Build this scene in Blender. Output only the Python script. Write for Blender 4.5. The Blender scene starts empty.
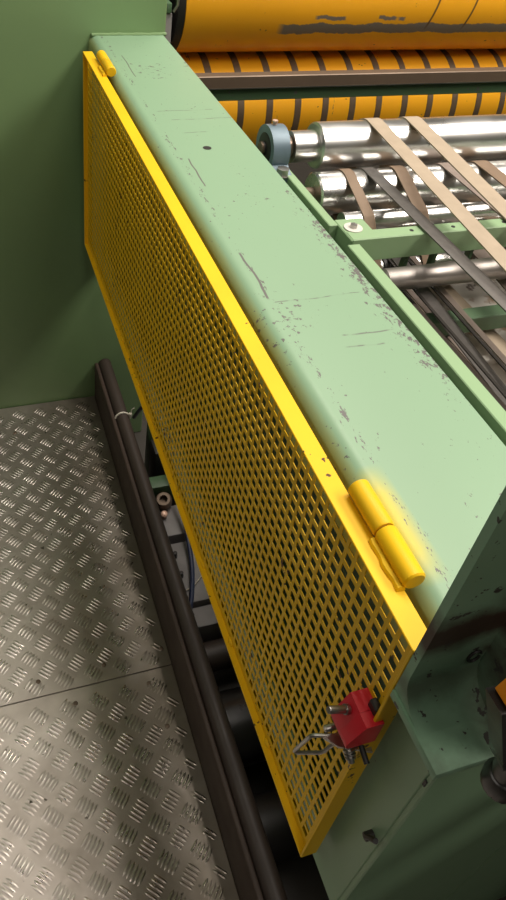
import bpy, bmesh, math, random
from mathutils import Matrix, Vector
random.seed(7)
scene = bpy.context.scene
COL = scene.collection
PI = math.pi

# ------------------------------------------------------------------ camera
cam_d = bpy.data.cameras.new('camera')
cam = bpy.data.objects.new('camera', cam_d)
COL.objects.link(cam)
Rm = Matrix(((0.9549242539, 0.1220504610, -0.2705981418),
             (-0.2854409076, 0.6278177445, -0.7241328386),
             (0.0815055683, 0.7687317898, 0.6343565856)))
cam.matrix_world = Matrix.Translation((0, 0, 1.585)) @ Rm.to_4x4()
cam_d.sensor_fit = 'VERTICAL'
cam_d.sensor_height = 36.0
cam_d.sensor_width = 36.0 * 506 / 900
cam_d.lens = 730.77 / 900 * 36.0
cam_d.shift_x = 65.85 / 900
cam_d.shift_y = -98.19 / 900
cam_d.clip_start = 0.01
scene.camera = cam

# ------------------------------------------------------------------ light
w = bpy.data.worlds.new('hall_air')
scene.world = w
w.use_nodes = True
w.node_tree.nodes['Background'].inputs[0].default_value = (1.0, 0.93, 0.80, 1)
w.node_tree.nodes['Background'].inputs[1].default_value = 0.02


def area(name, loc, target, sx, sy, power, col):
    d = bpy.data.lights.new(name, 'AREA')
    d.shape = 'RECTANGLE'
    d.size, d.size_y = sx, sy
    d.energy = power
    d.color = col
    o = bpy.data.objects.new(name, d)
    COL.objects.link(o)
    o.location = loc
    v = Vector(target) - Vector(loc)
    o.rotation_euler = v.to_track_quat('-Z', 'Y').to_euler()
    return o


# rows of ceiling tubes of the hall; the last row is an added fill
area('tube_or_fill_row', (1.2, 1.6, 4.2), (1.2, 1.6, 0), 1.1, 3.0, 120, (1.0, 0.925, 0.83))
area('tube_or_fill_row', (2.9, -0.1, 4.2), (2.9, -0.1, 0), 1.1, 3.0, 170, (1.0, 0.925, 0.83))
area('tube_or_fill_row', (-0.1, -1.5, 4.2), (-0.1, -1.5, 0), 0.40, 2.0, 20, (1.0, 0.92, 0.82))
area('tube_or_fill_row', (-2.7, 0.7, 4.2), (-2.7, 0.7, 0), 0.40, 3.0, 34, (1.0, 0.92, 0.82))  # added unseen fill, brightens the guard's left face

vs = scene.view_settings
vs.view_transform = 'Standard'
vs.look = 'None'
vs.gamma = 1
vs.use_curve_mapping = False
vs.exposure = 0.12


# ------------------------------------------------------------------ materials
class NT:
    def __init__(s, name):
        s.m = bpy.data.materials.new(name)
        s.m.use_nodes = True
        s.t = s.m.node_tree
        s.b = s.t.nodes['Principled BSDF']
        s.co = s.t.nodes.new('ShaderNodeTexCoord')
        s.geo = s.t.nodes.new('ShaderNodeNewGeometry')
        s.sep = None

    def pos(s):
        return s.geo.outputs['Position']

    def xyz(s, i):
        if s.sep is None:
            s.sep = s.t.nodes.new('ShaderNodeSeparateXYZ')
            s.t.links.new(s.pos(), s.sep.inputs[0])
        return s.sep.outputs[i]

    def _in(s, sock, v):
        if isinstance(v, (int, float)):
            sock.default_value = v
        elif isinstance(v, tuple):
            sock.default_value = v if len(v) == len(sock.default_value) else v + (1,)
        else:
            s.t.links.new(v, sock)

    def math(s, op, a, b=0.0, c=None, clamp=False):
        n = s.t.nodes.new('ShaderNodeMath')
        n.operation = op
        n.use_clamp = clamp
        s._in(n.inputs[0], a)
        s._in(n.inputs[1], b)
        if c is not None:
            s._in(n.inputs[2], c)
        return n.outputs[0]

    def scale(s, v):
        n = s.t.nodes.new('ShaderNodeVectorMath')
        n.operation = 'MULTIPLY'
        s._in(n.inputs[0], s.pos())
        n.inputs[1].default_value = v
        return n.outputs[0]

    def noise(s, sc, det=3, rough=0.55, vec=None, dist=0.0):
        n = s.t.nodes.new('ShaderNodeTexNoise')
        n.inputs['Scale'].default_value = sc
        n.inputs['Detail'].default_value = det
        n.inputs['Roughness'].default_value = rough
        n.inputs['Distortion'].default_value = dist
        s._in(n.inputs['Vector'], vec if vec is not None else s.pos())
        return n.outputs['Fac']

    def ramp(s, v, lo, hi, a=0.0, b=1.0):
        n = s.t.nodes.new('ShaderNodeMapRange')
        s._in(n.inputs[0], v)
        for i, q in enumerate((lo, hi, a, b)):
            s._in(n.inputs[1 + i], q)
        return n.outputs[0]

    def mix(s, f, a, b):
        n = s.t.nodes.new('ShaderNodeMix')
        n.data_type = 'RGBA'
        s._in(n.inputs['Factor'], f)
        s._in(n.inputs['A'], a)
        s._in(n.inputs['B'], b)
        return n.outputs['Result']

    def band(s, v, c, half, soft):
        d = s.math('ABSOLUTE', s.math('SUBTRACT', v, c))
        return s.ramp(d, half + soft, half, 0, 1)

    def bump(s, h, strength=0.3, dist=0.002):
        n = s.t.nodes.new('ShaderNodeBump')
        n.inputs['Strength'].default_value = strength
        n.inputs['Distance'].default_value = dist
        s._in(n.inputs['Height'], h)
        s.t.links.new(n.outputs[0], s.b.inputs['Normal'])

    def done(s, col, rough=0.5, metal=0.0, spec=None):
        s._in(s.b.inputs['Base Color'], col)
        s._in(s.b.inputs['Roughness'], rough)
        s._in(s.b.inputs['Metallic'], metal)
        if spec is not None:
            s.b.inputs['Specular IOR Level'].default_value = spec
        return s.m


GREEN = (0.250, 0.390, 0.250)


def mat_green(name, base=GREEN, chips=0.70, rust=None, rough=0.42, dirt=0.35):
    n = NT(name)
    big = n.noise(3.0, 4)
    c = n.mix(n.ramp(big, 0.35, 0.7, 0, dirt), base, tuple(v * 0.80 for v in base))
    fine = n.noise(60, 4, 0.6)
    chip = n.ramp(n.math('MULTIPLY', fine, n.ramp(n.noise(9, 2), 0.3, 0.65, 0.75, 1.08)), chips, chips + 0.02)
    c = n.mix(chip, c, (0.10, 0.10, 0.095))
    r = n.ramp(big, 0.3, 0.7, rough - 0.06, rough + 0.08)
    n.bump(n.noise(25, 2), 0.06, 0.002)
    return n.done(c, r)


def mat_beam():
    n = NT('green_paint_worn_beam')
    X, Y, Z = n.xyz(0), n.xyz(1), n.xyz(2)
    big = n.noise(2.5, 4)
    c = n.mix(n.ramp(big, 0.35, 0.7, 0, 0.35), GREEN, (0.215, 0.36, 0.215))
    # yellow overspray around the near hinge and along the rounded edge, plus painted bounce from the guard
    ov = n.math('MULTIPLY', n.band(Y, 0.315, 0.030, 0.035), n.band(X, 0.322, 0.008, 0.016))
    edge = n.math('MULTIPLY', n.ramp(X, 0.322, 0.313, 0, 0.4), n.ramp(n.noise(14, 2), 0.3, 0.7, 0.5, 1.0))
    c = n.mix(n.math('MAXIMUM', n.math('MULTIPLY', ov, 0.9), edge), c, (0.62, 0.52, 0.03))
    # chips: all over, a chain along the right edge and along the left shoulder
    f1 = n.noise(120, 5, 0.62)
    m1 = n.ramp(n.noise(7, 2), 0.35, 0.7, 0.70, 1.03)
    chip = n.ramp(n.math('MULTIPLY', f1, m1), 0.602, 0.622)
    re = n.ramp(X, 0.448, 0.474, 0, 0.17)
    rw = n.math('MULTIPLY', n.ramp(Y, 0.98, 0.80, 0, 1), n.ramp(Y, 0.42, 0.5, 0.25, 1))
    f2 = n.noise(170, 6, 0.7, n.scale((1.0, 0.55, 1.0)))
    chip2 = n.ramp(n.math('ADD', f2, n.math('MULTIPLY', re, rw)), 0.68, 0.69)
    lb = n.math('MULTIPLY', n.band(X, 0.340, 0.002, 0.008), 0.14)
    f3 = n.noise(170, 6, 0.7, n.scale((1.2, 0.4, 1.0)))
    chip3 = n.ramp(n.math('ADD', f3, lb), 0.715, 0.725)
    # long thin scratches
    wob = n.math('MULTIPLY', n.math('SUBTRACT', n.noise(12, 2), 0.5), 0.012)
    Yw = n.math('ADD', Y, wob)
    Xw = n.math('ADD', X, wob)
    m = n.math('MAXIMUM', chip, n.math('MAXIMUM', chip2, chip3))
    for (y0, x0, hx, t) in ((1.225, 0.405, 0.050, 0.0007), (1.185, 0.425, 0.055, 0.0007), (1.130, 0.395, 0.02, 0.0006),
                            (0.565, 0.43, 0.030, 0.0009), (0.640, 0.400, 0.055, 0.0006), (0.545, 0.415, 0.022, 0.0009)):
        s = n.math('MULTIPLY', n.band(Yw, y0, t, 0.0006), n.band(X, x0, hx, 0.004))
        m = n.math('MAXIMUM', m, n.math('MULTIPLY', s, n.ramp(n.noise(60, 3), 0.42, 0.55, 0.1, 0.75)))
    for (x0, y0, hy, t) in ((0.356, 1.46, 0.06, 0.0006), (0.352, 0.985, 0.045, 0.0008), (0.339, 0.70, 0.05, 0.0012)):
        s = n.math('MULTIPLY', n.band(Xw, x0, t, 0.0006), n.band(Y, y0, hy, 0.004))
        m = n.math('MAXIMUM', m, s)
    c = n.mix(m, c, (0.13, 0.12, 0.115))
    n.bump(n.noise(22, 2), 0.05, 0.002)
    return n.done(c, n.ramp(big, 0.3, 0.7, 0.38, 0.52))


def mat_post():
    n = NT('green_paint_rusty_post')
    X, Y, Z = n.xyz(0), n.xyz(1), n.xyz(2)
    nz = n.noise(16, 5, 0.65)
    zz = n.math('ADD', Z, n.math('MULTIPLY', n.math('SUBTRACT', nz, 0.5), 0.05))
    rust = n.band(zz, 1.118, 0.012, 0.022)
    low = n.math('MULTIPLY', n.band(zz, 1.046, 0.003, 0.016), 0.55)
    right = n.math('MULTIPLY', n.ramp(X, 0.312, 0.338, 0, 1), n.ramp(nz, 0.35, 0.6, 0.3, 1))
    r = n.math('MAXIMUM', rust, n.math('MAXIMUM', low, n.math('MULTIPLY', right, 0.85)))
    speck = n.ramp(n.noise(80, 4), 0.64, 0.66)
    c = n.mix(n.ramp(n.noise(6, 3), 0.3, 0.7, 0, 0.4), (0.25, 0.42, 0.28), (0.17, 0.30, 0.19))
    c = n.mix(r, c, (0.055, 0.032, 0.020))
    c = n.mix(speck, c, (0.05, 0.045, 0.04))
    n.bump(nz, 0.3, 0.002)
    return n.done(c, 0.55)


def mat_plain(name, col, rough=0.5, metal=0.0, var=0.25, sc=20, bump=0.0):
    n = NT(name)
    v = n.noise(sc, 4)
    c = n.mix(n.ramp(v, 0.3, 0.7, 0, var), col, tuple(q * 0.5 for q in col))
    if bump:
        n.bump(v, bump, 0.002)
    return n.done(c, n.ramp(v, 0.3, 0.7, max(0.02, rough - 0.05), min(1, rough + 0.08)), metal)


def mat_yellow(name='yellow_guard_paint'):
    n = NT(name)
    v = n.noise(10, 4)
    c = n.mix(n.ramp(v, 0.35, 0.75, 0, 0.5), (0.88, 0.53, 0.008), (0.74, 0.42, 0.008))
    sp = n.ramp(n.math('MULTIPLY', n.noise(95, 3), n.ramp(n.noise(7, 2), 0.4, 0.65, 0.7, 1.05)), 0.655, 0.675)
    c = n.mix(sp, c, (0.10, 0.045, 0.015))
    return n.done(c, 0.5, 0.0, 0.3)


def mat_drum(name, col, band=False):
    n = NT(name)
    X, Y, Z = n.xyz(0), n.xyz(1), n.xyz(2)
    v = n.noise(4, 4)
    c = n.mix(n.ramp(v, 0.3, 0.7, 0, 0.35), col, tuple(q * 0.82 for q in col))
    if band:
        wob = n.math('MULTIPLY', n.math('SUBTRACT', n.noise(9, 6, 0.7, n.scale((1, 0.3, 0.3))), 0.5), 0.035)
        zz = n.math('ADD', Z, wob)
        b = n.math('MULTIPLY', n.band(zz, 1.037, 0.0125, 0.002), n.ramp(X, 0.85, 0.87, 0, 1))
        f = n.math('MULTIPLY', n.band(zz, 1.066, 0.004, 0.002), n.math('MULTIPLY', n.band(X, 1.10, 0.14, 0.01), n.ramp(n.noise(9, 2, 0.5, n.scale((1, .2, .2))), 0.48, 0.50)))
        b = n.math('MAXIMUM', b, f)
        c = n.mix(b, c, (0.19, 0.155, 0.12))
        for x0 in (1.30, 1.42):
            xw = n.math('ADD', X, n.math('MULTIPLY', n.math('SUBTRACT', Z, 1.04), -0.25))
            c = n.mix(n.math('MULTIPLY', n.band(xw, x0, 0.002, 0.002), n.ramp(Z, 1.03, 1.05)), c, (0.12, 0.06, 0.02))
    else:
        st = n.noise(7, 5, 0.7, n.scale((6, 1, 1)))
        c = n.mix(n.ramp(st, 0.66, 0.68), c, (0.12, 0.10, 0.08))
    sp = n.ramp(n.noise(55, 4), 0.70, 0.72)
    c = n.mix(sp, c, (0.14, 0.09, 0.04))
    return n.done(c, 0.36)


def mat_tread(name='aluminium_tread_plate', shine=0.0):
    n = NT(name)
    X, Y = n.xyz(0), n.xyz(1)
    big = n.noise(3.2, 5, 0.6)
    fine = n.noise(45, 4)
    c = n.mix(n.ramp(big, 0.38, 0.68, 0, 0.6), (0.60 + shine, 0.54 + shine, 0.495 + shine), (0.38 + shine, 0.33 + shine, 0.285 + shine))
    # trodden-in grime, plus shadow painted into the colour, towards the machine
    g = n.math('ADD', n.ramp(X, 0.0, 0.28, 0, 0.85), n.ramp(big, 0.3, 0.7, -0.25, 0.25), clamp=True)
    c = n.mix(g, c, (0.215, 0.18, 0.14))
    c = n.mix(n.ramp(n.noise(28, 4), 0.68, 0.72), c, (0.06, 0.05, 0.035))
    n.bump(fine, 0.10, 0.001)
    return n.done(c, n.ramp(n.math('ADD', big, fine), 0.7, 1.3, 0.38 - shine, 0.55 - shine), 0.8 + shine)


def mat_pan():
    n = NT('worn_pan_steel')
    v = n.noise(7, 5, 0.65)
    c = n.mix(n.ramp(v, 0.53, 0.58), (0.62, 0.585, 0.54), (0.32, 0.22, 0.14))
    c = n.mix(n.ramp(n.noise(22, 4), 0.62, 0.66), c, (0.12, 0.09, 0.07))
    return n.done(c, 0.6)


M = dict(
    green=mat_green('green_paint_housing', (0.212, 0.335, 0.150), 0.80),
    plate=mat_green('green_paint_side_plate', (0.225, 0.36, 0.215), 0.74),
    rail=mat_green('green_paint_rail', (0.285, 0.425, 0.235), 0.72),
    dkgreen=mat_green('green_paint_dark', (0.07, 0.13, 0.065), 0.66),  # plain darker green, also on the backing behind the guard
    beam=mat_beam(), post=mat_post(),
    yellow=mat_yellow(),
    drum_up=mat_drum('orange_drum_scraped', (0.88, 0.40, 0.012), True),
    drum_lo=mat_drum('orange_drum_banded', (0.92, 0.42, 0.014)),
    ring=mat_plain('dark_ring', (0.13, 0.085, 0.05), 0.55, 0.0, 0.6, 25),
    chrome=mat_plain('polished_steel', (0.78, 0.77, 0.75), 0.28, 1.0, 0.25, 9),
    steel=mat_plain('grey_steel', (0.50, 0.48, 0.45), 0.35, 1.0, 0.4, 30),
    dullroll=mat_plain('dull_roller', (0.33, 0.30, 0.28), 0.42, 0.85, 0.5, 14),
    brownsteel=mat_plain('brown_flat_steel', (0.19, 0.135, 0.095), 0.45, 0.4, 0.4, 8),
    bluecast=mat_plain('blue_grey_cast', (0.17, 0.235, 0.285), 0.38, 0.2, 0.3, 20, 0.05),
    black=mat_plain('black_rubber', (0.022, 0.020, 0.019), 0.5, 0.0, 0.4, 20),
    black_gloss=mat_plain('black_plastic', (0.018, 0.016, 0.015), 0.3, 0.0, 0.3, 20),
    darkbrown=mat_plain('toe_board_brown', (0.058, 0.037, 0.027), 0.6, 0.0, 0.5, 12, 0.1),
    conduit=mat_plain('conduit_black_brown', (0.042, 0.029, 0.023), 0.5, 0.0, 0.4, 12, 0.1),
    tan=mat_plain('tan_belt', (0.42, 0.335, 0.245), 0.7, 0.0, 0.25, 30),
    brownbelt=mat_plain('brown_belt', (0.23, 0.155, 0.10), 0.65, 0.0, 0.35, 30),
    mauve=mat_plain('grey_brown_belt', (0.25, 0.195, 0.165), 0.65, 0.0, 0.3, 30),
    greybelt=mat_plain('grey_belt', (0.17, 0.155, 0.145), 0.5, 0.2, 0.4, 60),
    thinbelt=mat_plain('black_belt', (0.035, 0.028, 0.024), 0.5, 0.0, 0.4, 30),
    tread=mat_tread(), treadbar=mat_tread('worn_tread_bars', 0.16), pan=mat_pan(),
    greyslab=mat_plain('grey_cast_base', (0.24, 0.225, 0.22), 0.55, 0.1, 0.5, 14, 0.1),
    red=mat_plain('red_plastic', (0.68, 0.015, 0.03), 0.38, 0.0, 0.15, 25),
    orange=mat_plain('orange_plastic', (0.80, 0.27, 0.012), 0.4, 0.0, 0.15, 25),
    bluehose=mat_plain('blue_hose', (0.015, 0.025, 0.075), 0.35, 0.0, 0.3, 25),
    white=mat_plain('white_nylon', (0.62, 0.58, 0.48), 0.5, 0.0, 0.2, 25),
    copper=mat_plain('pinkish_fitting', (0.62, 0.40, 0.30), 0.4, 0.3, 0.3, 25),
    hall=mat_plain('pale_hall_paint', (0.20, 0.19, 0.17), 0.8, 0.0, 0.15, 3),
    ground=mat_plain('dark_oily_ground', (0.055, 0.048, 0.040), 0.55, 0.0, 0.5, 5, 0.2),
)


# ------------------------------------------------------------------ mesh helpers
class MB:
    def __init__(s):
        s.bm = bmesh.new()

    def box(s, x0, x1, y0, y1, z0, z1, bev=0.0, seg=2):
        r = bmesh.ops.create_cube(s.bm, size=1.0)
        for v in r['verts']:
            v.co.x = x0 if v.co.x < 0 else x1
            v.co.y = y0 if v.co.y < 0 else y1
            v.co.z = z0 if v.co.z < 0 else z1
        if bev:
            es = list({e for v in r['verts'] for e in v.link_edges})
            bmesh.ops.bevel(s.bm, geom=es, offset=bev, segments=seg, affect='EDGES', profile=0.5)
        return s

    def quadstrip(s, rings, close=True, caps=True):
        vs_ = [[s.bm.verts.new(p) for p in r] for r in rings]
        n = len(rings[0])
        for a, b in zip(vs_[:-1], vs_[1:]):
            for i in range(n if close else n - 1):
                j = (i + 1) % n
                s.bm.faces.new((a[i], a[j], b[j], b[i]))
        if caps:
            s.bm.faces.new(list(reversed(vs_[0])))
            s.bm.faces.new(vs_[-1])
        return s

    def tube(s, pts, r, seg=12, radii=None, caps=True):
        pts = [Vector(p) for p in pts]
        rings = []
        ref = None
        for i, p in enumerate(pts):
            if i == 0:
                t = pts[1] - p
            elif i == len(pts) - 1:
                t = p - pts[i - 1]
            else:
                t = (pts[i + 1] - pts[i - 1])
            t.normalize()
            if ref is None:
                ref = Vector((0, 0, 1)) if abs(t.z) < 0.9 else Vector((1, 0, 0))
            a = (ref - t * ref.dot(t)).normalized()
            ref = a
            b = t.cross(a)
            rr = radii[i] if radii else r
            rings.append([p + a * rr * math.cos(2 * PI * k / seg) + b * rr * math.sin(2 * PI * k / seg) for k in range(seg)])
        return s.quadstrip(rings, True, caps)

    def lathe_x(s, prof, y, z, seg=32):
        rings = [[(x, y + r * math.cos(2 * PI * k / seg), z + r * math.sin(2 * PI * k / seg)) for k in range(seg)] for x, r in prof]
        return s.quadstrip(rings)

    def lathe(s, prof, o, ax, seg=20):
        """profile (t, r) along axis ax from point o"""
        o = Vector(o)
        ax = Vector(ax).normalized()
        ref = Vector((0, 0, 1)) if abs(ax.z) < 0.9 else Vector((1, 0, 0))
        a = (ref - ax * ref.dot(ax)).normalized()
        b = ax.cross(a)
        rings = [[o + ax * t + a * r * math.cos(2 * PI * k / seg) + b * r * math.sin(2 * PI * k / seg) for k in range(seg)] for t, r in prof]
        return s.quadstrip(rings)

    def prism(s, poly, axis, a, b):
        """poly in the plane normal to axis ('x': (y,z), 'y': (x,z), 'z': (x,y))"""
        def P(q, t):
            return {'x': (t, q[0], q[1]), 'y': (q[0], t, q[1]), 'z': (q[0], q[1], t)}[axis]
        return s.quadstrip([[P(q, a) for q in poly], [P(q, b) for q in poly]])

    def bevel(s, off, seg=2, ang=30):
        es = [e for e in s.bm.edges if len(e.link_faces) == 2 and e.calc_face_angle(0) > math.radians(ang)]
        bmesh.ops.bevel(s.bm, geom=es, offset=off, segments=seg, affect='EDGES', profile=0.5)
        return s

    def mesh(s, name, off=(0, 0, 0), smooth=35):
        bmesh.ops.recalc_face_normals(s.bm, faces=s.bm.faces)
        if any(off):
            bmesh.ops.translate(s.bm, verts=s.bm.verts, vec=(-off[0], -off[1], -off[2]))
        me = bpy.data.meshes.new(name)
        if smooth:
            a = math.radians(smooth)
            for f in s.bm.faces:
                f.smooth = True
            for e in s.bm.edges:
                if len(e.link_faces) != 2 or e.calc_face_angle(0) > a:
                    e.smooth = False
        s.bm.to_mesh(me)
        s.bm.free()
        return me

    def build(s, name, mat, parent=None, smooth=35, label=None):
        off = root_loc(parent)
        me = s.mesh(name, off, smooth)
        me.materials.append(M[mat] if isinstance(mat, str) else mat)
        o = bpy.data.objects.new(name, me)
        COL.objects.link(o)
        if parent:
            o.parent = parent
        if label:
            o['label'] = label
        return o

    def thing(s, name, mat, label, cat, loc, group=None, kind=None, smooth=35):
        """a thing that is a single mesh, its origin at loc"""
        me = s.mesh(name, loc, smooth)
        me.materials.append(M[mat])
        o = bpy.data.objects.new(name, me)
        COL.objects.link(o)
        o.location = loc
        tag(o, label, cat, group, kind)
        return o


def root_loc(o):
    if o is None:
        return (0, 0, 0)
    while o.parent:
        o = o.parent
    return tuple(o.location)


def tag(o, label, cat=None, group=None, kind=None):
    o['label'] = label
    if cat:
        o['category'] = cat
    if group:
        o['group'] = group
    if kind:
        o['kind'] = kind
    return o


def thing(name, label, cat, loc, group=None, kind=None):
    o = bpy.data.objects.new(name, None)
    o.empty_display_size = 0.05
    COL.objects.link(o)
    o.location = loc
    return tag(o, label, cat, group, kind)


def link_mesh(name, me, parent, loc):
    o = bpy.data.objects.new(name, me)
    COL.objects.link(o)
    o.parent = parent
    r = root_loc(parent)
    o.location = tuple(loc[i] - r[i] for i in range(3))
    return o


def hexagon(c, r, rot=0.0):
    return [(c[0] + r * math.cos(rot + k * PI / 3), c[1] + r * math.sin(rot + k * PI / 3)) for k in range(6)]


T = 1.085          # top of the beam

# ------------------------------------------------------------------ setting
MB().box(-3.0, 4.0, -2.0, 4.0, -0.26, -0.20).thing('floor', 'ground', 'dark oily hall floor far under the machine', 'floor',
                                                      (0.5, 1, -0.26), kind='structure')
floor = MB().box(-1.6, 0.326, -0.9, 1.658, -0.20, -0.0045).thing(
    'walkway', 'steel', 'walkway of aluminium tread plate along the machine', 'walkway', (-0.6, 0.4, -0.20), kind='structure')


def tread_plate(y0, y1, screws):
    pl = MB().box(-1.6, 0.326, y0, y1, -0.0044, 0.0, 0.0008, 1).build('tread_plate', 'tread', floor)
    # raised bars: quintets on a 45 degree lattice, alternating direction
    verts, faces = [], []
    s = 0.0322
    fl = root_loc(floor)
    L, Wd, H = 0.0165, 0.0026, 0.0021
    for i in range(-60, 80):
        for j in range(-60, 80):
            cx = 0.024 + s * (i - j)
            cy = 0.525 - s * (i + j)
            if not (-1.5 < cx < 0.317 and y0 + 0.012 < cy < y1 - 0.012):
                continue
            d = (0.7071, 0.7071) if (i + j) % 2 == 0 else (0.7071, -0.7071)
            q = (-d[1], d[0])
            for k in range(-2, 3):
                ox, oy = cx + q[0] * k * 0.0079, cy + q[1] * k * 0.0079
                ll = L - 0.0006 * abs(k)
                if ox + ll * .72 > 0.325 or not (y0 + 0.004 < oy < y1 - 0.004):
                    continue
                b = len(verts)

                def V(t, u, z):
                    verts.append((ox + d[0] * t + q[0] * u - fl[0], oy + d[1] * t + q[1] * u - fl[1], z - fl[2]))
                V(-ll, 0, 0); V(-ll * .55, Wd, 0); V(ll * .55, Wd, 0); V(ll, 0, 0); V(ll * .55, -Wd, 0); V(-ll * .55, -Wd, 0)
                V(-ll * .62, 0, H * .85); V(0, 0.0, H); V(ll * .62, 0, H * .85)
                for f in ((0, 6, 1), (1, 6, 7), (1, 7, 2), (2, 7, 8), (2, 8, 3), (3, 8, 4), (4, 8, 7), (4, 7, 5), (5, 7, 6), (5, 6, 0)):
                    faces.append(tuple(b + t for t in reversed(f)))
    me = bpy.data.meshes.new('raised_bars')
    me.from_pydata(verts, [], faces)
    me.polygons.foreach_set('use_smooth', [True] * len(me.polygons))
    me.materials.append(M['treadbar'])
    o = bpy.data.objects.new('raised_bars', me)
    COL.objects.link(o)
    o.parent = pl
    o['kind'] = 'stuff'
    for (x, y) in screws:
        b = MB().lathe([(0, 0.0052), (0.0016, 0.0048), (0.0026, 0.003)], (x, y, 0.0), (0, 0, 1), 12)
        b.build('screw', 'brownsteel', pl)
    return pl


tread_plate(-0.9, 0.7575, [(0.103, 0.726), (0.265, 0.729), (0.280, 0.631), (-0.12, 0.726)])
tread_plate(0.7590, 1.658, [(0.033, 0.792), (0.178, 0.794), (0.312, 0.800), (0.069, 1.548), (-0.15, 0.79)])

MB().box(-3.0, 4.0, 3.95, 4.05, -0.26, 4.6).thing('wall_back', 'hall', 'pale grey hall wall behind the machine', 'wall', (0.5, 4.0, -0.26), kind='structure')
MB().box(3.95, 4.05, -2.0, 4.0, -0.26, 4.6).thing('wall_right', 'hall', 'pale grey hall wall on the right', 'wall', (4.0, 1.0, -0.26), kind='structure')
MB().box(-3.0, 4.05, -2.6, 4.05, 4.5, 4.6).thing('ceiling', 'hall', 'pale grey hall ceiling', 'ceiling', (0.5, 1.0, 4.5), kind='structure')

# ------------------------------------------------------------------ machine frame (green weldment)
frame = thing('machine_frame', 'green welded steel machine frame with wide beam, end housing and near post', 'machine', (0.4, 1.66, -0.2))
MB().box(-1.8, 0.4885, 1.66, 2.15, -0.2, 2.6, 0.006).build('housing', 'green', frame)
# beam: rounded on the guard side, crisp on the roller side
r = 0.020
poly = [(0.312 + r - r * math.cos(a), T - r + r * math.sin(a)) for a in [i * PI / 16 for i in range(9)]]
poly += [(0.4805, T), (0.4815, T - 0.001), (0.4815, T - 0.07), (0.312, T - 0.07)]
beam = MB().prism(poly, 'y', 0.2045, 1.662).build('beam', 'beam', frame)
hx, hy = 0.396, 1.067
MB().lathe([(0, 0.0001), (0.0003, 0.0072), (0.0004, 0.0001)], (hx, hy, T), (0, 0, 1), 20).build('bolt_hole', 'black', beam)
# weld where the beam meets the housing
pts = [(0.318 + 0.17 * i / 22, 1.657 + random.uniform(-.001, .001), T + 0.001 + random.uniform(-.0008, .0008)) for i in range(23)]
MB().tube(pts, 0.0040, 8).build('weld_seam', 'green', frame)
# side plate with an opening behind the guard
MB().box(0.314, 0.326, 0.162, 0.235, 0.555, 1.015, 0.0015, 1).build('side_plate', 'plate', frame)
MB().box(0.314, 0.53, 0.156, 0.1625, 0.20, 1.021, 0.0015, 1).build('front_plate', 'plate', frame)
MB().box(0.53, 0.95, 0.156, 0.1625, 0.20, 0.845).build('front_plate', 'plate', frame)
MB().box(2.202, 2.26, -0.7, 2.2, -0.2, 1.19, 0.004).build('far_side_plate', 'plate', frame)
MB().box(0.314, 0.326, 1.50, 1.66, 0.565, T - 0.07, 0.0015, 1).build('side_plate', 'plate', frame)
MB().box(0.314, 0.326, 0.235, 1.50, 0.565, 0.62).build('side_plate', 'plate', frame)
MB().box(0.400, 0.412, 0.165, 1.66, 0.567, T - 0.07).build('dark_backing', 'dkgreen', frame)  # dark sheet added so the guard holes read as shade
MB().box(0.326, 0.400, 0.165, 1.66, 0.567, 0.577).build('dark_backing_floor', 'dkgreen', frame)  # added dark cavity floor, keeps the lower guard holes dark
# small black stop bolts on the side plate
c = MB().lathe([(0, 0.0045), (0.010, 0.0045), (0.0105, 0.003)], (0.3145, 0.172, 0.772), (-1, 0, 0), 10)
c.tube([(0.306, 0.172, 0.772), (0.303, 0.166, 0.790), (0.303, 0.160, 0.800)], 0.0028, 8)
c.build('stop_bolt', 'black', frame)
MB().box(0.3125, 0.3145, 0.159, 0.162, 0.927, 0.936, 0.0004, 1).build('stop_pin', 'black', frame)
# near post: bent plate standing on a foot
R_ = 0.030
FZ = 1.030
prof = [(0.2035, FZ), (0.2035, 2.3), (0.196, 2.3), (0.196, FZ + R_)]
prof += [(0.196 - R_ + R_ * math.cos(a), FZ + R_ - R_ * math.sin(a)) for a in [i * PI / 16 for i in range(1, 8)]]
prof += [(0.196 - R_, FZ)]
MB().prism(prof, 'x', 0.2790, 0.352).build('post', 'post', frame)
MB().box(0.342, 0.352, 0.132, 0.197, FZ, 2.3, 0.001, 1).build('post_web', 'post', frame)
MB().box(0.2770, 0.46, 0.1385, 0.2035, FZ - 0.010, FZ, 0.0014, 2).build('foot_plate', 'post', frame)
P = [(0.331 + 0.0052 * math.cos(a), 0.1948, 1.072 + 0.0075 * math.sin(a)) for a in [0.4 + i * PI * 1.8 / 12 for i in range(13)]]
MB().tube(P, 0.0011, 6).build('ring_clip', 'black', frame)

# ------------------------------------------------------------------ guard
GX0, GX1, GY0, GY1, GZ0, GZ1 = 0.279, 0.299, 0.2045, 1.549, 0.622, 1.0855
guard = thing('perforated_guard', 'yellow perforated sheet guard hinged along the green beam', 'guard', (0.29, 0.87, GZ0))
th = 0.003
MB().box(GX0, GX1, GY0, GY1, GZ1 - th, GZ1, 0.0006, 1).build('top_flange', 'yellow', guard)
MB().box(GX0, GX1, GY0, GY1, GZ0, GZ0 + th, 0.0006, 1).build('bottom_flange', 'yellow', guard)
MB().box(GX0, GX1, GY0, GY0 + th, GZ0 + th, GZ1 - th, 0.0006, 1).build('end_flange', 'yellow', guard)
MB().box(GX0, GX1, GY1 - th, GY1, GZ0 + th, GZ1 - th, 0.0006, 1).build('end_flange', 'yellow', guard)


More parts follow.
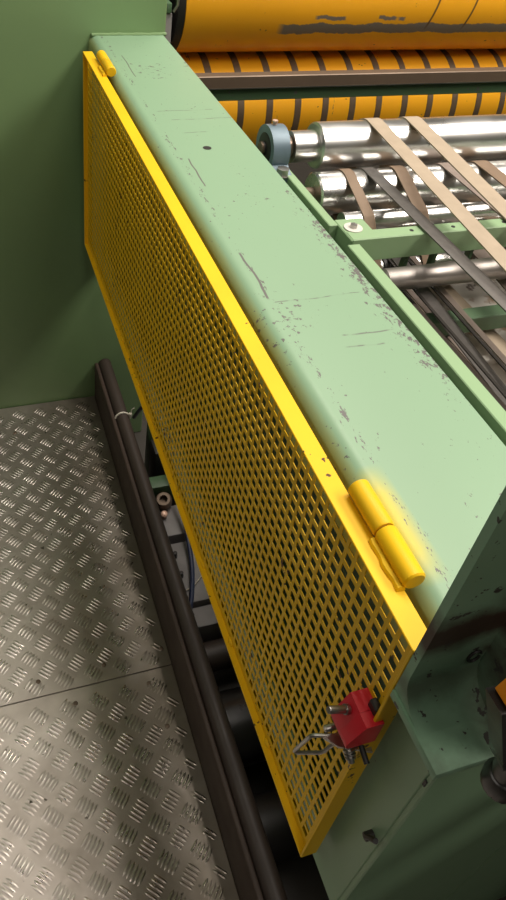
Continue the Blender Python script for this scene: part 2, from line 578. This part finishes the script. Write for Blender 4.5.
def perforated():
    y0, y1, z0, z1 = GY0 + th, GY1 - th, GZ0 + th, GZ1 - th
    py, pz = 0.0147, 0.0167
    ny, nz = int((y1 - y0 - 0.012) / py), int((z1 - z0 - 0.010) / pz)
    my, mz = (y1 - y0 - ny * py) / 2, (z1 - z0 - nz * pz) / 2
    fy, fz = 0.69, 0.64
    ys, zs = [y0], [z0]
    for i in range(ny):
        ys += [y0 + my + (i + .5 - fy / 2) * py, y0 + my + (i + .5 + fy / 2) * py]
    for i in range(nz):
        zs += [z0 + mz + (i + .5 - fz / 2) * pz, z0 + mz + (i + .5 + fz / 2) * pz]
    ys.append(y1)
    zs.append(z1)
    a, b = len(ys), len(zs)
    xs = (0.2875, 0.2885)
    rl = root_loc(guard)
    V = [(x - rl[0], y - rl[1], z - rl[2]) for x in xs for y in ys for z in zs]
    I = lambda s, i, j: s * a * b + i * b + j
    F = []
    for i in range(a - 1):
        for j in range(b - 1):
            if i % 2 == 1 and j % 2 == 1:
                c = [(i, j), (i + 1, j), (i + 1, j + 1), (i, j + 1)]
                for k in range(4):
                    p, q = c[k], c[(k + 1) % 4]
                    F.append((I(0, *p), I(0, *q), I(1, *q), I(1, *p)))
            else:
                F.append((I(0, i, j), I(0, i, j + 1), I(0, i + 1, j + 1), I(0, i + 1, j)))
                F.append((I(1, i, j), I(1, i + 1, j), I(1, i + 1, j + 1), I(1, i, j + 1)))
    me = bpy.data.meshes.new('perforated_sheet')
    me.from_pydata(V, [], F)
    me.materials.append(M['yellow'])
    o = bpy.data.objects.new('perforated_sheet', me)
    COL.objects.link(o)
    o.parent = guard
    return o


perforated()
for y in (0.33, 0.47, 0.60, 0.74, 0.88, 1.02, 1.16, 1.30, 1.44):
    b = MB()
    bmesh.ops.create_icosphere(b.bm, subdivisions=2, radius=1.0)
    for v in b.bm.verts:
        v.co = Vector((0.2865 + v.co.x * 0.003, y + v.co.y * 0.008, GZ0 + th + 0.001 + v.co.z * 0.004))
    b.build('weld_bead', 'yellow', guard)


def hinge(y0, y1, x, z, r, mid):
    # moving knuckle (near) and fixed knuckle (far) with the pin between
    e = 0.0015
    h = MB().lathe([(0, r * .85), (e, r), (mid - y0 - e, r), (mid - y0, r * .9)], (x, y0, z), (0, 1, 0), 20).build('hinge_knuckle', 'yellow', guard)
    k = MB().lathe([(0, r * .9), (e, r), (y1 - mid - e - .002, r), (y1 - mid - .002, r * .8)], (x, mid + .002, z), (0, 1, 0), 20).build('hinge_knuckle', 'yellow', guard)
    MB().lathe([(0, r * .6), (y1 - y0 - .004, r * .6)], (x, y0 + .002, z), (0, 1, 0), 14).build('hinge_pin', 'brownsteel', guard)
    pts = [(GX1 - 0.004 + random.uniform(-.001, .001), y0 + (mid - y0) * i / 10, GZ1 + 0.001 + random.uniform(-.0006, .0006)) for i in range(11)]
    MB().tube(pts, 0.004, 8).build('weld_bead', 'yellow', h)
    MB().box(x - .004, x + 0.012, mid + .006, y1 - .004, z - r - .001, z - r * .35, .001, 1).build('hinge_leaf', 'yellow', k)


hinge(0.252, 0.352, 0.3055, 1.0945, 0.0100, 0.301)
hinge(1.400, 1.500, 0.3075, 1.0940, 0.0100, 1.450)

# ---- latch on the guard: red block, bolts, wire bail
prof = [(0.2700, 0.968), (0.2870, 0.968), (0.2870, 0.934), (0.2610, 0.934), (0.2575, 0.938), (0.2575, 0.944)]
lb = MB().prism(prof, 'y', 0.2015, 0.2145).bevel(0.0016, 2).build('latch_block', 'red', guard, label='red plastic latch block')
prof = [(0.2705, 0.968), (0.2875, 0.968), (0.2875, 0.928), (0.2630, 0.928), (0.2595, 0.932), (0.2595, 0.939)]
MB().prism(prof, 'y', 0.2148, 0.2330).bevel(0.0016, 2).build('latch_cheek', 'red', lb)
MB().lathe([(0, .0028), (.001, .0034), (.019, .0034), (.0191, .0046), (.0225, .0046), (.0226, .003), (.026, .003)], (0.245, 0.2240, 0.968), (1, -0.02, -0.45), 14).build('bolt', 'steel', lb)
MB().lathe([(0, .0028), (.001, .0034), (.012, .0034)], (0.256, 0.229, 0.913), (1, 0, 0.05), 12).build('bolt', 'steel', lb)
br = MB().prism([(0.252, 0.223), (0.262, 0.212), (0.290, 0.200), (0.2925, 0.214), (0.272, 0.224)], 'z', 0.910, 0.9128).bevel(0.0006, 1).build('latch_plate', 'steel', guard)
P = [(0.274, 0.2195, 0.9115), (0.262, 0.2225, 0.911), (0.246, 0.2275, 0.910), (0.2435, 0.2285, 0.9075), (0.2425, 0.2295, 0.902), (0.2385, 0.2345, 0.868), (0.2380, 0.2345, 0.864), (0.2395, 0.233, 0.8635),
     (0.2535, 0.2205, 0.885), (0.2565, 0.2190, 0.8905), (0.259, 0.2188, 0.897), (0.264, 0.218, 0.907)]
MB().tube(P, 0.0019, 10).build('wire_bail', 'steel', br)
MB().lathe([(0, .0030), (.002, .0030), (.0021, .0056), (.0036, .0056), (.0037, .0035), (.0050, .0035), (.0051, .0052), (.0066, .0052), (.0067, .0033), (.0080, .0033), (.0081, .0048), (.0095, .0048), (.0096, .003), (.013, .003), (.0135, .002)],
           (0.2700, 0.2090, 0.9140), (0.0, -0.75, -0.60), 16).build('spring_bolt', 'steel', br)
MB().tube([(0.279, 0.2065, 0.921), (0.2785, 0.1975, 0.919), (0.2785, 0.191, 0.917)], 0.0026, 10).build('rubber_tip', 'black', br)
MB().box(0.280, 0.2870, 0.2085, 0.2200, 0.9682, 0.978, .001, 1).build('latch_keeper', 'black', lb)

# ------------------------------------------------------------------ edge of the walkway
MB().box(0.3265, 0.338, -0.9, 1.6595, -0.06, 0.135, 0.004, 3).thing(
    'toe_board', 'darkbrown', 'dark brown toe board along the edge of the tread-plate walkway', 'toe board', (0.332, 0.4, -0.06))
MB().tube([(0.3575, -0.9 + i * 0.2559, 0.128) for i in range(11)], 0.0190, 24).thing(
    'conduit', 'conduit', 'black-brown round conduit lying along the toe board', 'conduit', (0.3575, 0.4, 0.11))
tie = thing('cable_tie', 'pale cable tie round the conduit near the green housing', 'cable tie', (0.3575, 1.42, 0.13))
P = [(0.3575 + 0.0210 * math.cos(a), 1.415 + 0.004 * math.sin(a), 0.128 + 0.0210 * math.sin(a)) for a in [PI * 0.92 - i * PI * 0.95 / 14 for i in range(15)]]
MB().tube(P, 0.0028, 6).build('strap', 'white', tie)
MB().box(0.376, 0.384, 1.411, 1.419, 0.132, 0.146, 0.001, 1).build('lock_head', 'white', tie)
MB().tube([(0.380, 1.415, 0.146), (0.384, 1.417, 0.158), (0.390, 1.415, 0.164)], 0.0014, 6).build('tail', 'white', tie)

# ------------------------------------------------------------------ things under the guard, beside the walkway
s1 = thing('base_casting', 'grey cast machine base block with black bolts below the guard', 'machine base', (0.5, 1.0, -0.2))
MB().box(0.388, 0.9, 0.895, 1.070, -0.2, 0.0, 0.004).build('block', 'greyslab', s1)
MB().box(0.388, 0.9, 1.085, 1.180, -0.2, 0.012, 0.004).build('block', 'greyslab', s1)
MB().box(0.388, 0.9, 0.835, 0.888, -0.2, -0.012, 0.004).build('block', 'greyslab', s1)
for (x, y, z) in ((0.410, 1.030, 0.0), (0.409, 0.971, 0.0), (0.405, 0.862, -0.012)):
    MB().lathe([(0, .007), (.004, .007), (.0042, .0055), (.016, .0055), (.017, .004)], (x, y, z), (0, 0, 1), 12).build('bolt', 'black', s1)
v = thing('pipe_fitting', 'grey-brown round pipe fitting with pale stub beside the conduit', 'fitting', (0.425, 1.19, 0.0))
MB().lathe([(0, .019), (.012, .022), (.030, .022), (.036, .018), (.036, .011), (.020, .010)], (0.425, 1.19, 0.012), (-0.2, -0.3, 1), 18).build('body', 'brownsteel', v)
MB().lathe([(0, .009), (.018, .009), (.020, .006)], (0.412, 1.150, 0.012), (0, -0.3, 1), 12).build('stub', 'copper', v)
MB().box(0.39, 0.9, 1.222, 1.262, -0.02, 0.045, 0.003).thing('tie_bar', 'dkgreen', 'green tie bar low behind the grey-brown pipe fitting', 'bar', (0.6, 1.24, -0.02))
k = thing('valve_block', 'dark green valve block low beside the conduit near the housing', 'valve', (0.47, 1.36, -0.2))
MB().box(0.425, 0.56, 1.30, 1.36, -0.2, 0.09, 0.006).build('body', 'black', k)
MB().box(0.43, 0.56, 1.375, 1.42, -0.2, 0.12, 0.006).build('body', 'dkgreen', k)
MB().lathe([(0, .014), (.012, .016), (.020, .016), (.024, .010)], (0.445, 1.40, 0.12), (0, 0, 1), 14).build('cap', 'bluecast', k)


def smooth_path(P, n=8):
    P = [Vector(p) for p in P]
    out = []
    for i in range(len(P) - 1):
        p0, p1, p2, p3 = P[max(i - 1, 0)], P[i], P[i + 1], P[min(i + 2, len(P) - 1)]
        for t in [j / n for j in range(n)]:
            out.append(0.5 * ((2 * p1) + (-p0 + p2) * t + (2 * p0 - 5 * p1 + 4 * p2 - p3) * t * t + (-p0 + 3 * p1 - 3 * p2 + p3) * t ** 3))
    out.append(P[-1])
    return out


MB().tube(smooth_path([(0.42, 1.52, 0.02), (0.432, 1.44, 0.14), (0.452, 1.34, 0.155), (0.455, 1.22, 0.09), (0.452, 1.08, 0.035), (0.440, 0.985, 0.022), (0.418, 0.91, 0.02), (0.398, 0.862, 0.018), (0.386, 0.825, 0.0), (0.382, 0.815, -0.1)]), 0.0058, 10).thing(
    'hose', 'bluehose', 'dark blue hose hanging over the grey base blocks', 'hose', (0.44, 1.1, 0.0))
MB().tube(smooth_path([(0.395, 0.925, 0.004), (0.43, 0.935, 0.005), (0.47, 0.965, 0.004), (0.52, 0.98, 0.004)]), 0.0014, 6).thing(
    'wire', 'white', 'thin pale wire lying across the grey base block', 'wire', (0.45, 0.94, 0.0))
MB().lathe_x([(0.395, 0.0001), (0.395, 0.030), (0.40, 0.034), (0.95, 0.034), (0.95, 0.0001)], 0.775, -0.045, 28).thing(
    'roller', 'conduit', 'brown-black low roller next to the grey base blocks', 'roller', (0.6, 0.775, -0.08))
MB().lathe_x([(0.385, 0.0001), (0.385, 0.072), (0.392, 0.078), (0.95, 0.078), (0.95, 0.0001)], 0.620, -0.075, 36).thing(
    'roller', 'black_gloss', 'large glossy black roller low under the guard', 'roller', (0.6, 0.62, -0.15))
MB().lathe_x([(0.395, 0.0001), (0.395, 0.060), (0.40, 0.064), (0.95, 0.064), (0.95, 0.0001)], 0.430, -0.12, 36).thing(
    'roller', 'black', 'matt black roller lowest under the near end of the guard', 'roller', (0.6, 0.43, -0.18))

# ------------------------------------------------------------------ conveyor side rails
rail = thing('conveyor_chassis', 'light green rail and cross bar frame inside the beam', 'frame', (0.6, 0.8, 0.9))
MB().box(0.536, 0.551, 0.872, 1.175, 0.985, 1.040, 0.0012, 1).build('rail', 'rail', rail)
MB().box(0.5385, 0.5590, -0.6, 0.815, 0.965, 1.040, 0.0012, 1).build('rail', 'rail', rail)
MB().box(0.551, 0.600, 0.825, 0.888, 0.995, 1.040, 0.0015, 1).build('corner_block', 'rail', rail)
cb = MB().box(0.5525, 2.2, 0.8245, 0.850, 1.000, 1.041, 0.0015, 1).build('cross_bar', 'rail', rail)
MB().lathe([(0, .0145), (.0022, .0145), (.0023, .0055), (.0024, .0001)], (0.5695, 0.858, 1.040), (0, 0, 1), 24).build('washer', 'pan', rail)
MB().prism(hexagon((0.5695, 0.858), 0.0058), 'z', 1.042, 1.0475).build('bolt', 'steel', rail)
for x in (0.66, 0.735, 0.83):
    MB().lathe([(0, .0001), (0.0, .0035), (0.0004, .0033)], (x, 0.837, 1.041), (0, 0, 1), 10).build('hole_plug', 'black', cb)
for x in (0.660, 0.712, 0.78, 0.87):
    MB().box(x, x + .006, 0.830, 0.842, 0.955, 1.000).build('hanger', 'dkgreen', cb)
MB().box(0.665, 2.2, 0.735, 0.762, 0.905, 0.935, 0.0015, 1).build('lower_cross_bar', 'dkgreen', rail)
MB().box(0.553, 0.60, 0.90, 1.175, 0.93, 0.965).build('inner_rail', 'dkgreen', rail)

# ------------------------------------------------------------------ pillow block bearing
pb = thing('pillow_block', 'blue-grey cast pillow block bearing at the end of the chrome roller', 'bearing', (0.53, 1.10, 1.03))
by, bz = 1.100, 1.064
body = MB()
arc = [(by + 0.040 * math.cos(a), bz + 0.040 * math.sin(a)) for a in [PI * -0.12 + i * PI * 1.24 / 18 for i in range(19)]]
poly = [(by + 0.064, bz - 0.026), (by + 0.042, bz - 0.018)] + arc + [(by - 0.042, bz - 0.018), (by - 0.064, bz - 0.026), (by - 0.064, bz - 0.0345), (by + 0.064, bz - 0.0345)]
body.prism(poly, 'x', 0.514, 0.545).bevel(0.003, 2, 40)
bd = body.build('housing', 'bluecast', pb)
MB().lathe_x([(0.509, .0001), (0.509, .012), (0.512, .0125), (0.512, .024), (0.5135, .027), (0.520, .027)], by, bz, 24).build('bearing_insert', 'black', pb)
MB().lathe_x([(0.505, .0001), (0.505, .0115), (0.512, .0115), (0.512, .0001)], by, bz, 20).build('shaft_end', 'brownsteel', pb)
MB().lathe([(0, .0035), (.004, .0035), (.005, .005), (.008, .005), (.009, .002)], (0.528, by + 0.005, bz + 0.0395), (0, 0, 1), 10).build('grease_nipple', 'copper', pb)
MB().prism(hexagon((0.530, 1.048), 0.011), 'z', 1.0385, 1.0505).build('bolt', 'steel', pb)
MB().lathe([(0, .0135), (.002, .0135)], (0.530, 1.048, 1.0375), (0, 0, 1), 18).build('washer', 'steel', pb)

# ------------------------------------------------------------------ rollers (along X)
r1 = thing('roller', 'thick upper chrome roller carried by the blue-grey bearing', 'roller', (1.2, 1.10, 1.0))
MB().lathe_x([(0.606, .0001), (0.606, .037), (0.609, .0405), (2.2, .0405), (2.2, .0001)], 1.10, 1.064, 48).build('barrel', 'chrome', r1)
MB().lathe_x([(0.561, .0001), (0.561, .0275), (0.606, .0275), (0.606, .0001)], 1.10, 1.064, 36).build('journal', 'chrome', r1)
MB().lathe_x([(0.545, .0001), (0.545, .018), (0.549, .019), (0.560, .019), (0.561, .0001)], 1.10, 1.064, 24).build('collar', 'brownsteel', r1)
MB().lathe([(0, .0035), (.002, .0035), (.0021, .001)], (0.553, 1.087, 1.0775), (0, -.7, .7), 8).build('set_screw', 'copper', r1)
r2 = thing('roller', 'second chrome roller just below the thick upper one', 'roller', (1.2, 1.027, 0.97))
MB().lathe_x([(0.585, .0001), (0.585, .034), (0.588, .037), (2.2, .037), (2.2, .0001)], 1.030, 1.008, 44).build('barrel', 'chrome', r2)
MB().lathe_x([(0.552, .0001), (0.552, .012), (0.585, .012), (0.585, .0001)], 1.030, 1.008, 20).build('journal', 'brownsteel', r2)
r3 = thing('roller', 'thin chrome roller behind the green cross bar', 'roller', (1.2, 0.95, 0.97))
MB().lathe_x([(0.602, .0001), (0.602, .017), (2.2, .017), (2.2, .0001)], 0.945, 0.998, 30).build('barrel', 'chrome', r3)
r5 = thing('roller', 'chrome roller seen beneath the green cross bar', 'roller', (1.2, 0.91, 0.92))
MB().lathe_x([(0.628, .0001), (0.628, .026), (2.2, .026), (2.2, .0001)], 0.895, 0.930, 30).build('barrel', 'chrome', r5)
for x in (0.66, 0.80, 0.95):
    MB().lathe_x([(x, .0265), (x + .001, .0285), (x + .024, .0285), (x + .025, .0265)], 0.895, 0.930, 30).build('rubber_sleeve', 'black', r5)
r4 = thing('roller', 'dull grey roller in front below the green cross bar', 'roller', (1.2, 0.793, 0.92))
MB().lathe_x([(0.600, .0001), (0.600, .014), (0.604, .018), (2.2, .018), (2.2, .0001)], 0.793, 0.984, 30).build('barrel', 'dullroll', r4)
rf = thing('roller', 'front chrome idler roller at the near end of the tan belts', 'roller', (1.2, 0.05, 0.9))
MB().lathe_x([(0.665, .0001), (0.665, .058), (2.2, .058), (2.2, .0001)], 0.05, 0.955, 36).build('barrel', 'chrome', rf)
rg = thing('roller', 'front chrome idler roller at the near end of the dark belts', 'roller', (1.2, -0.10, 0.9))
MB().lathe_x([(0.665, .0001), (0.665, .080), (2.2, .080), (2.2, .0001)], -0.10, 0.955, 36).build('barrel', 'chrome', rg)
rh = thing('roller', 'small idler roller at the near end of the thin black belts', 'roller', (1.2, 0.30, 0.9))
MB().lathe_x([(0.665, .0001), (0.665, .020), (2.2, .020), (2.2, .0001)], 0.30, 0.920, 24).build('barrel', 'dullroll', rh)
ri = thing('roller', 'return roller straight below the thick upper chrome roller', 'roller', (1.2, 1.105, 0.9))
MB().lathe_x([(0.62, .0001), (0.62, .0355), (2.2, .0355), (2.2, .0001)], 1.105, 0.925, 36).build('barrel', 'dullroll', ri)

MB().tube([(0.642, -0.5, 0.942), (0.642, 0.0, 0.942), (0.642, 0.5, 0.942), (0.642, 0.76, 0.942)], 0.0165, 18).thing(
    'round_bar', 'conduit', 'black round bar running beside the light green rail', 'bar', (0.652, 0.2, 0.94))
pan = thing('drip_pan', 'worn pale steel pan with brown rust under the belts', 'pan', (1.2, 0.6, 0.85))
MB().box(0.56, 2.2, -0.6, 0.93, 0.852, 0.86, 0.001, 1).build('sheet', 'pan', pan)
MB().box(0.56, 2.2, 0.70, 0.715, 0.86, 0.872, 0.002, 1).build('rib', 'pan', pan)


# ------------------------------------------------------------------ belts
def loop_belt(mat, x0, x1, circles, label, thick=0.0022):
    """closed flat belt stretched round a set of rollers (y, z, r): the convex hull of their circles"""
    pts = sorted({(round(y + (r + thick / 2 + 0.0003) * math.cos(2 * PI * k / 64), 6), round(z + (r + thick / 2 + 0.0003) * math.sin(2 * PI * k / 64), 6))
                  for (y, z, r) in circles for k in range(64)})

    def half(seq):
        h = []
        for p in seq:
            while len(h) > 1 and (h[-1][0] - h[-2][0]) * (p[1] - h[-2][1]) - (h[-1][1] - h[-2][1]) * (p[0] - h[-2][0]) <= 0:
                h.pop()
            h.append(p)
        return h[:-1]
    path = half(pts) + half(pts[::-1])
    N = len(path)
    bm = bmesh.new()
    rows = []
    for i, (y, z) in enumerate(path):
        p, c, q = Vector(path[i - 1]), Vector(path[i]), Vector(path[(i + 1) % N])
        t = ((c - p).normalized() + (q - c).normalized()).normalized()
        nrm = Vector((t.y, -t.x)) * thick / 2
        rows.append([bm.verts.new(v) for v in ((x0, y + nrm.x, z + nrm.y), (x1, y + nrm.x, z + nrm.y), (x1, y - nrm.x, z - nrm.y), (x0, y - nrm.x, z - nrm.y))])
    for i in range(N):
        a, b = rows[i], rows[(i + 1) % N]
        for k in range(4):
            bm.faces.new((a[k], a[(k + 1) % 4], b[(k + 1) % 4], b[k]))
    m = MB.__new__(MB)
    m.bm = bm
    return m.thing('conveyor_belt', mat, label, 'belt', ((x0 + x1) / 2, 0.5, 0.95), group='flat conveyor belts over the rollers', smooth=30)


A1, A2, A3, A5 = (1.10, 1.064, 0.0405), (1.030, 1.008, 0.037), (0.945, 0.998, 0.017), (0.895, 0.930, 0.026)
UP = (A1, (1.105, 0.925, 0.0355), (0.05, 0.955, 0.058))
MID = (A2, (-0.10, 0.955, 0.080))
LOW = (A5, (0.30, 0.920, 0.020))
loop_belt('tan', 0.703, 0.732, UP, 'tan flat belt over the thick chrome roller, nearer the bearing')
loop_belt('tan', 0.781, 0.812, UP, 'tan flat belt over the thick chrome roller, farther from the bearing')
loop_belt('brownbelt', 0.634, 0.654, (A2, A3, A5), 'narrow brown belt hooked over the left end of the second roller')
loop_belt('greybelt', 0.676, 0.700, MID, 'dark grey belt left of the tan belts')
loop_belt('brownbelt', 0.733, 0.757, (A2, A3, A5), 'brown belt on the second roller between dark grey and tan belts')
loop_belt('mauve', 0.832, 0.860, MID, 'grey-brown belt lying low right of both tan belts')
loop_belt('brownbelt', 0.905, 0.935, MID, 'brown belt on the second roller at the right edge')
loop_belt('thinbelt', 0.668, 0.673, LOW, 'thin black belt under the cross bar, beside the round bar')
loop_belt('thinbelt', 0.7015, 0.7065, LOW, 'thin black belt under the cross bar, beside the low grey-brown belt')
loop_belt('mauve', 0.7095, 0.7200, LOW, 'grey-brown belt coming from beneath the green cross bar')

# ------------------------------------------------------------------ drums behind the beam
DY, R0 = 2.0, 0.150
d1 = thing('drum', 'plain orange upper drum with a long grey scraped band', 'drum', (1.4, DY, 0.97))
MB().lathe_x([(0.592, .0001), (0.592, R0 - .002), (0.594, R0), (2.2, R0), (2.2, .0001)], DY, 1.092, 96).build('shell', 'drum_up', d1)
MB().lathe_x([(0.574, .0001), (0.574, R0 - .004), (0.592, R0 + .001), (0.592, .0001)], DY, 1.092, 96).build('end_flange', 'black', d1)
MB().lathe_x([(0.557, .0001), (0.557, .045), (0.574, .045), (0.574, .0001)], DY, 1.092, 32).build('journal', 'brownsteel', d1)
d2 = thing('drum', 'orange lower drum ringed with dark bands', 'drum', (1.4, DY, 0.66))
MB().lathe_x([(0.592, .0001), (0.592, R0 - .002), (0.594, R0), (2.2, R0), (2.2, .0001)], DY, 0.788, 96).build('shell', 'drum_lo', d2)
MB().lathe_x([(0.557, .0001), (0.557, .045), (0.592, .045), (0.592, .0001)], DY, 0.788, 32).build('journal', 'brownsteel', d2)
for x in [0.679 + 0.0868 * i for i in range(17)]:
    MB().lathe_x([(x, R0 - .001), (x + .001, R0 + .0012), (x + .020, R0 + .0012), (x + .021, R0 - .001)], DY, 0.788, 64).build('ring_band', 'ring', d2)
for x in (1.375, 1.46):
    MB().lathe_x([(x, R0 - .001), (x + .001, R0 + .0008), (x + .005, R0 + .0008), (x + .006, R0 - .001)], DY, 0.788, 64).build('ring_band', 'ring', d2)
bh = thing('bearing_housing', 'dark grey bearing housing in the gap left of the orange drums', 'bearing', (0.53, 1.95, 0.6))
MB().box(0.492, 0.556, 1.84, 2.15, 0.6, 1.080, 0.004).build('body', 'greyslab', bh)
MB().box(0.492, 0.552, 1.835, 2.12, 1.081, 1.105, 0.003).build('cap', 'dkgreen', bh)
MB().tube([(0.556, 1.835, 1.085), (0.566, 1.835, 1.10), (0.568, 1.84, 1.13)], 0.0035, 8).build('grease_line', 'steel', bh)
db = thing('doctor_bar', 'brown flat steel bar crossing in front of the lower drum', 'bar', (1.4, 1.75, 0.90))
MB().box(0.52, 2.2, 1.722, 1.752, 0.933, 0.965, 0.002, 1).build('flat_bar', 'brownsteel', db)
MB().box(0.52, 2.2, 1.7215, 1.7250, 0.9325, 0.9355).build('edge_strip', 'steel', db)
MB().box(0.52, 2.2, 1.735, 1.770, 0.897, 0.932, 0.002, 1).build('angle', 'dkgreen', db)

# ------------------------------------------------------------------ lever at the post
lv = thing('lever_handle', 'orange handle with black rim and knob beside the near post', 'handle', (0.30, 0.12, 1.03))
MB().prism([(0.2405, 1.207), (0.250, 1.235), (0.300, 1.235), (0.310, 1.130), (0.284, 1.130)], 'y', 0.113, 0.125).bevel(0.0015, 2).build('grip', 'orange', lv)
MB().prism([(0.2365, 1.205), (0.246, 1.203), (0.288, 1.128), (0.312, 1.128), (0.312, 1.100), (0.282, 1.100)], 'y', 0.112, 0.127).bevel(0.002, 2).build('rim', 'black_gloss', lv)
MB().lathe([(0, .010), (.05, .010), (.06, .008)], (0.300, 0.12, 1.115), (0.12, 0, -1), 14).build('stem', 'black_gloss', lv)
MB().lathe([(0, .006), (.003, .011), (.010, .014), (.020, .014), (.026, .009), (.028, .002)], (0.308, 0.12, 1.060), (0.15, 0, -1), 18).build('knob', 'black_gloss', lv)
MB().box(0.300, 0.3305, 0.114, 0.1315, 1.14, 1.16, 0.001, 1).build('bracket', 'black', lv)
lv.location.x += 0.004
